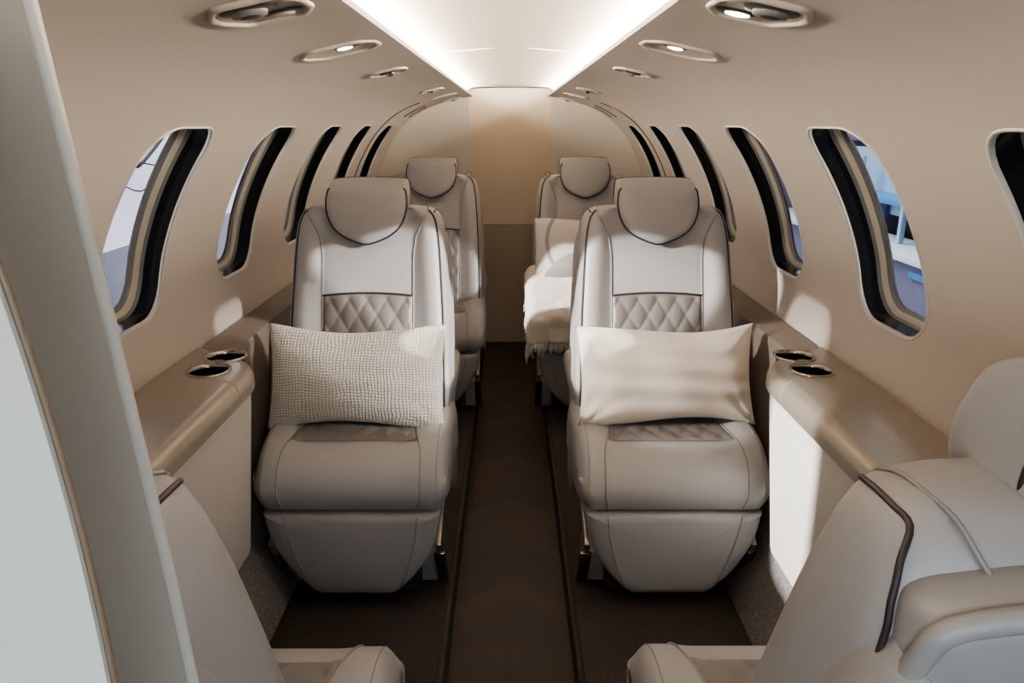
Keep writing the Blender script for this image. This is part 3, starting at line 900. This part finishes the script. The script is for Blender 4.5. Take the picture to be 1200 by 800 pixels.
# ------------------------------------------------------------------ throw blanket on the rear right seat
def blanket():
    root = thing('throw_blanket', 'white fringed throw blanket draped over the rear right seat and its front edge', 'blanket', (.332, 2.86, .1))
    bm = bmesh.new(); rows = []
    NU, NV = 60, 70
    def P(u, v):
        # v: path back -> front -> down ; u: aisle side hang -> outboard
        L = v * .50
        if L < .30: y = .305 - L; z = .470 + .115 * sstep(.05, .28, y)
        else:
            l = L - .30; a = min(l / .085, pi / 2); R = .055
            y = .005 - R * sin(a); z = .47 - R * (1 - cos(a)); rest = max(0, l - .085 * pi / 2)
            z -= rest; y -= .010 * sin(rest * 20)
        xu = .05 + u * .57
        if xu < .13:
            l = .13 - xu; a = min(l / .05, pi / 2); R = .04
            x = -.222 - R * sin(a) * 1.0; dz = -R * (1 - cos(a)) - max(0, l - .05 * pi / 2)
        else: x, dz = -.222 + (xu - .13), 0
        z += dz
        fold = .006 * sin(u * 34 + 3 * sin(v * 5)) * sstep(.35, .9, v) + .003 * sin(v * 23 + u * 9) + .004 * sin(u * 13 + v * 6)
        return (x, y - fold * sstep(.45, .7, v), z + abs(fold) + .004)
    for j in range(NV + 1):
        rows.append([P(i / NU, j / NV) for i in range(NU + 1)])
    grid(bm, rows)
    o = obj('cloth', bm, THROW, root)
    md = o.modifiers.new('thick', 'SOLIDIFY'); md.thickness = .008; md.offset = 1
    bm = bmesh.new()
    for i in range(70):
        u = i / 69; p0 = Vector(P(u, 1)); d = Vector((random.uniform(-.012, .012), random.uniform(-.016, .006), -random.uniform(.035, .055)))
        tube_into(bm, [p0, p0 + d * .5 + Vector((random.uniform(-.004, .004), 0, 0)), p0 + d], .0035, 5)
    for j in range(40):
        v = j / 39; p0 = Vector(P(0, v)); d = Vector((random.uniform(-.014, .0), random.uniform(-.008, .008), -random.uniform(.02, .035)))
        tube_into(bm, [p0, p0 + d * .5, p0 + d], .003, 5)
    f = obj('fringe', bm, THROW, root); f['kind'] = 'stuff'
    return root
blanket()

# ------------------------------------------------------------------ outside the windows
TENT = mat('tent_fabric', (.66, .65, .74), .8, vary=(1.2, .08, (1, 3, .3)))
TENT.node_tree.nodes['Principled BSDF'].inputs['Emission Color'].default_value = (.74, .72, .86, 1)   # glow put into the fabric in place of daylight behind it
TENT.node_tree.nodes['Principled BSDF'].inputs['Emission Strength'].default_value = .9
bm = bmesh.new()
rows = []
for i in range(41):
    d = 2.4 + 12 * i / 40
    rows.append([(-3.0 + .04 * sin(d * 5) + .02 * sin(d * 13), d, z) for z in (-.9, 0, .35, .9, 1.6, 3, 4.2)])
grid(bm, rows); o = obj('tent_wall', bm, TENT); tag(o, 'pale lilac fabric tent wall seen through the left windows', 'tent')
bm = bmesh.new()
for k, z in enumerate((1.02, .86)):
    tube_into(bm, catmull([Vector((-2.90, d, z + .05 * sin(d * 7 + k * 2) + .02 * sin(d * 17))) for d in [2.6 + .4 * i for i in range(14)]], 4), .006, 6)
tube_into(bm, catmull([Vector((-2.9, y, z)) for y, z in ((5.2, .82), (5.5, .95), (5.9, 1.12), (5.8, .98), (6.1, 1.1), (6.4, 1.25))], 6), .014, 6)
o = obj('hanging_cable', bm, DARK); tag(o, 'dark loose cable hung across the tent wall outside left windows', 'cable')
bm = bmesh.new(); grid(bm, [[(-2.90, d, z) for d in (2.4, 14.4)] for z in (-.9, .42)])
o = obj('skirting_drape', bm, mat('drape_grey', (.42, .41, .48), .8, vary=(2, .15))); tag(o, 'grey lower drape of the tent wall outside the left windows', 'drape')

HANG = mat('hangar_dusk', (.16, .15, .21), .7, vary=(.9, .35))
bm = bmesh.new(); grid(bm, [[(4.2, d, z) for d in (2.6, 16)] for z in (-.9, 4.2)])
o = obj('hangar_wall', bm, HANG); tag(o, 'dusky violet hangar wall seen through the right windows', 'wall')
# exhibition stand with blue and white fittings
st = thing('exhibition_stand', 'blue and white exhibition stand outside the right windows', 'stand', (3.4, 6.0, -.9))
BLU = mat('stand_blue', (.10, .30, .55), .4); LBL = mat('stand_light_blue', (.38, .52, .64), .5); WHT = mat('stand_white', (.85, .86, .90), .4); NAV = mat('stand_navy', (.05, .07, .16), .5); PUR = mat('stand_violet', (.20, .19, .27), .6)
def part(nm, m, *a): return obj(nm, box(*a), m, st, smooth=30)
part('fascia', PUR, .35, .3, 2.28, .1, 6.5, .5, .01)
part('back_panel', LBL, .35, .3, 1.66, .06, 6.5, .62, .01)
part('screen', NAV, .28, -.2, 1.36, .05, .9, .34, .01); part('screen', NAV, .28, 1.6, 1.36, .05, .9, .34, .01)
part('blue_canopy', BLU, .20, .3, 1.52, .25, 6.2, .07, .02)
part('counter', PUR, .15, .3, .60, .4, 6.2, 1.0, .01)
part('counter_top', WHT, .10, .3, 1.13, .5, 6.3, .07, .01)
part('plinth', WHT, .05, .3, .55, .25, 6.3, .10, .01)
part('table', BLU, .00, -.5, 1.0, .18, .9, .06, .01)
for y in (-1.3, -.5, .5, 1.4):
    part('post', LBL, .1, y, 1.3, .05, .05, 1.2, .01)
# painted white characters on the fascia
bm = bmesh.new()
for y0 in (-1.6, -.95, -.3, .35, 1.0, 1.65, 2.3):
    for a, b in (((0, .0), (.10, .34)), ((.10, .34), (.22, .0)), ((.04, .12), (.24, .12)), ((-.02, 0), (.30, 0))) if int(y0 * 10) % 2 else (((0, .28), (.22, .32)), ((.0, .16), (.24, .20)), ((.1, .38), (.16, -.02))):
        tube_into(bm, [(.285, y0 + a[0], 2.10 + a[1]), (.285, y0 + b[0], 2.10 + b[1])], .020, 6)
obj('lettering', bm, WHT, st, label='white painted characters')
bm = bmesh.new(); grid(bm, [[(x, d, -.92) for x in (-6, 6)] for d in (-5, 14)])
struct('floor_hangar', bm, mat('hangar_concrete', (.30, .30, .32), .6, vary=(2, .1)))

# ------------------------------------------------------------------ lights
def area(name, loc, target, size, energy, color, sy=None, spread=None):
    l = bpy.data.lights.new(name, 'AREA'); l.energy = energy; l.color = color; l.size = size
    if sy: l.shape = 'RECTANGLE'; l.size_y = sy
    if spread: l.spread = spread
    o = bpy.data.objects.new(name, l); link(o); o.location = loc
    o.rotation_euler = (Vector(target) - Vector(loc)).to_track_quat('-Z', 'Y').to_euler(); return o
def spot(name, loc, target, energy, color, size, blend=.3, rad=.03):
    l = bpy.data.lights.new(name, 'SPOT'); l.energy = energy; l.color = color; l.spot_size = math.radians(size); l.spot_blend = blend; l.shadow_soft_size = rad
    o = bpy.data.objects.new(name, l); link(o); o.location = loc
    o.rotation_euler = (Vector(target) - Vector(loc)).to_track_quat('-Z', 'Y').to_euler(); return o
# floodlights in the hangar outside both rows of windows
def flood(name, side, yw, dy, dz, energy, cone, L=8.0):
    """floodlight far outside, aimed through the cabin windows along (1, dy, -dz)"""
    spot(name, (side * (.75 + L), yw - dy * L, 1.1 + dz * L), (side * .75, yw, 1.1), energy, (1, .96, .91), cone, .15, .14)
flood('flood_left', -1, .838, .42, .44, 20000, 3.4)
flood('flood_left_seat', -1, 1.415, .50, .31, 15000, 3.3)
flood('flood_left_low', -1, 1.415, .27, .33, 6000, 3.3)
flood('flood_left_rear', -1, 2.58, .42, .55, 15000, 3.2)
flood('flood_right', 1, 1.415, .55, .31, 13000, 3.3)
flood('flood_right_low', 1, 1.415, .36, .36, 5000, 3.3)
flood('flood_right_rear', 1, 2.58, .52, .33, 6000, 3.4)
area('tent_wash', (-2.0, 7, 3.9), (-3, 7, .6), 2.0, 420, (.95, .95, 1), 9)
area('hall_wash', (2.0, 7, 3.9), (4, 7, .6), 2.0, 240, (.85, .92, 1), 9)
# daylight from the open entry door behind the camera
area('entry_daylight', (-.55, -.75, 1.35), (.15, .9, .75), 0.7, 12, (.72, .88, .97), 1.0)
area('cool_fill', (.30, -1.0, 1.45), (-.25, .5, .95), .5, 6, (.75, .88, 1))  # added cool fill behind the camera, lifts the near left seat and partition
area('entry_ceiling_lamp', (-.25, -.45, 1.46), (-.25, .3, 1.1), .25, 3.2, (1, .86, .68))
area('cool_side_fill', (.42, -.40, 1.45), (-.28, .50, .9), .2, 3.5, (.68, .84, 1), spread=1.2)  # extra unseen lamp, adds cool light on the near left seat's aisle side
# reading lamps
for side, d in ((1, .935), (-1, 1.39), (1, 1.39)):
    x, z = prof(s_of_x(.285)); spot('reading_lamp', (side * x, d, z - .02), (side * .40, d + .25, .6), 3, (1, .85, .65), 70, .8, .012)

w = bpy.data.worlds.new('world'); S.world = w; w.use_nodes = True
w.node_tree.nodes['Background'].inputs[0].default_value = (.80, .86, 1, 1); w.node_tree.nodes['Background'].inputs[1].default_value = .25

# ------------------------------------------------------------------ camera
cam = bpy.data.cameras.new('camera'); co = bpy.data.objects.new('camera', cam); link(co)
cam.sensor_width = 36; cam.lens = 25.5; cam.clip_start = .02
th = math.atan(255 / 850)
co.location = (0, 0, 1.3); co.rotation_euler = (pi / 2 - th, 0, -math.atan(2 / 887))
S.camera = co
S.view_settings.view_transform = 'AgX'
S.view_settings.look = 'AgX - Medium High Contrast'
S.view_settings.exposure = -0.22
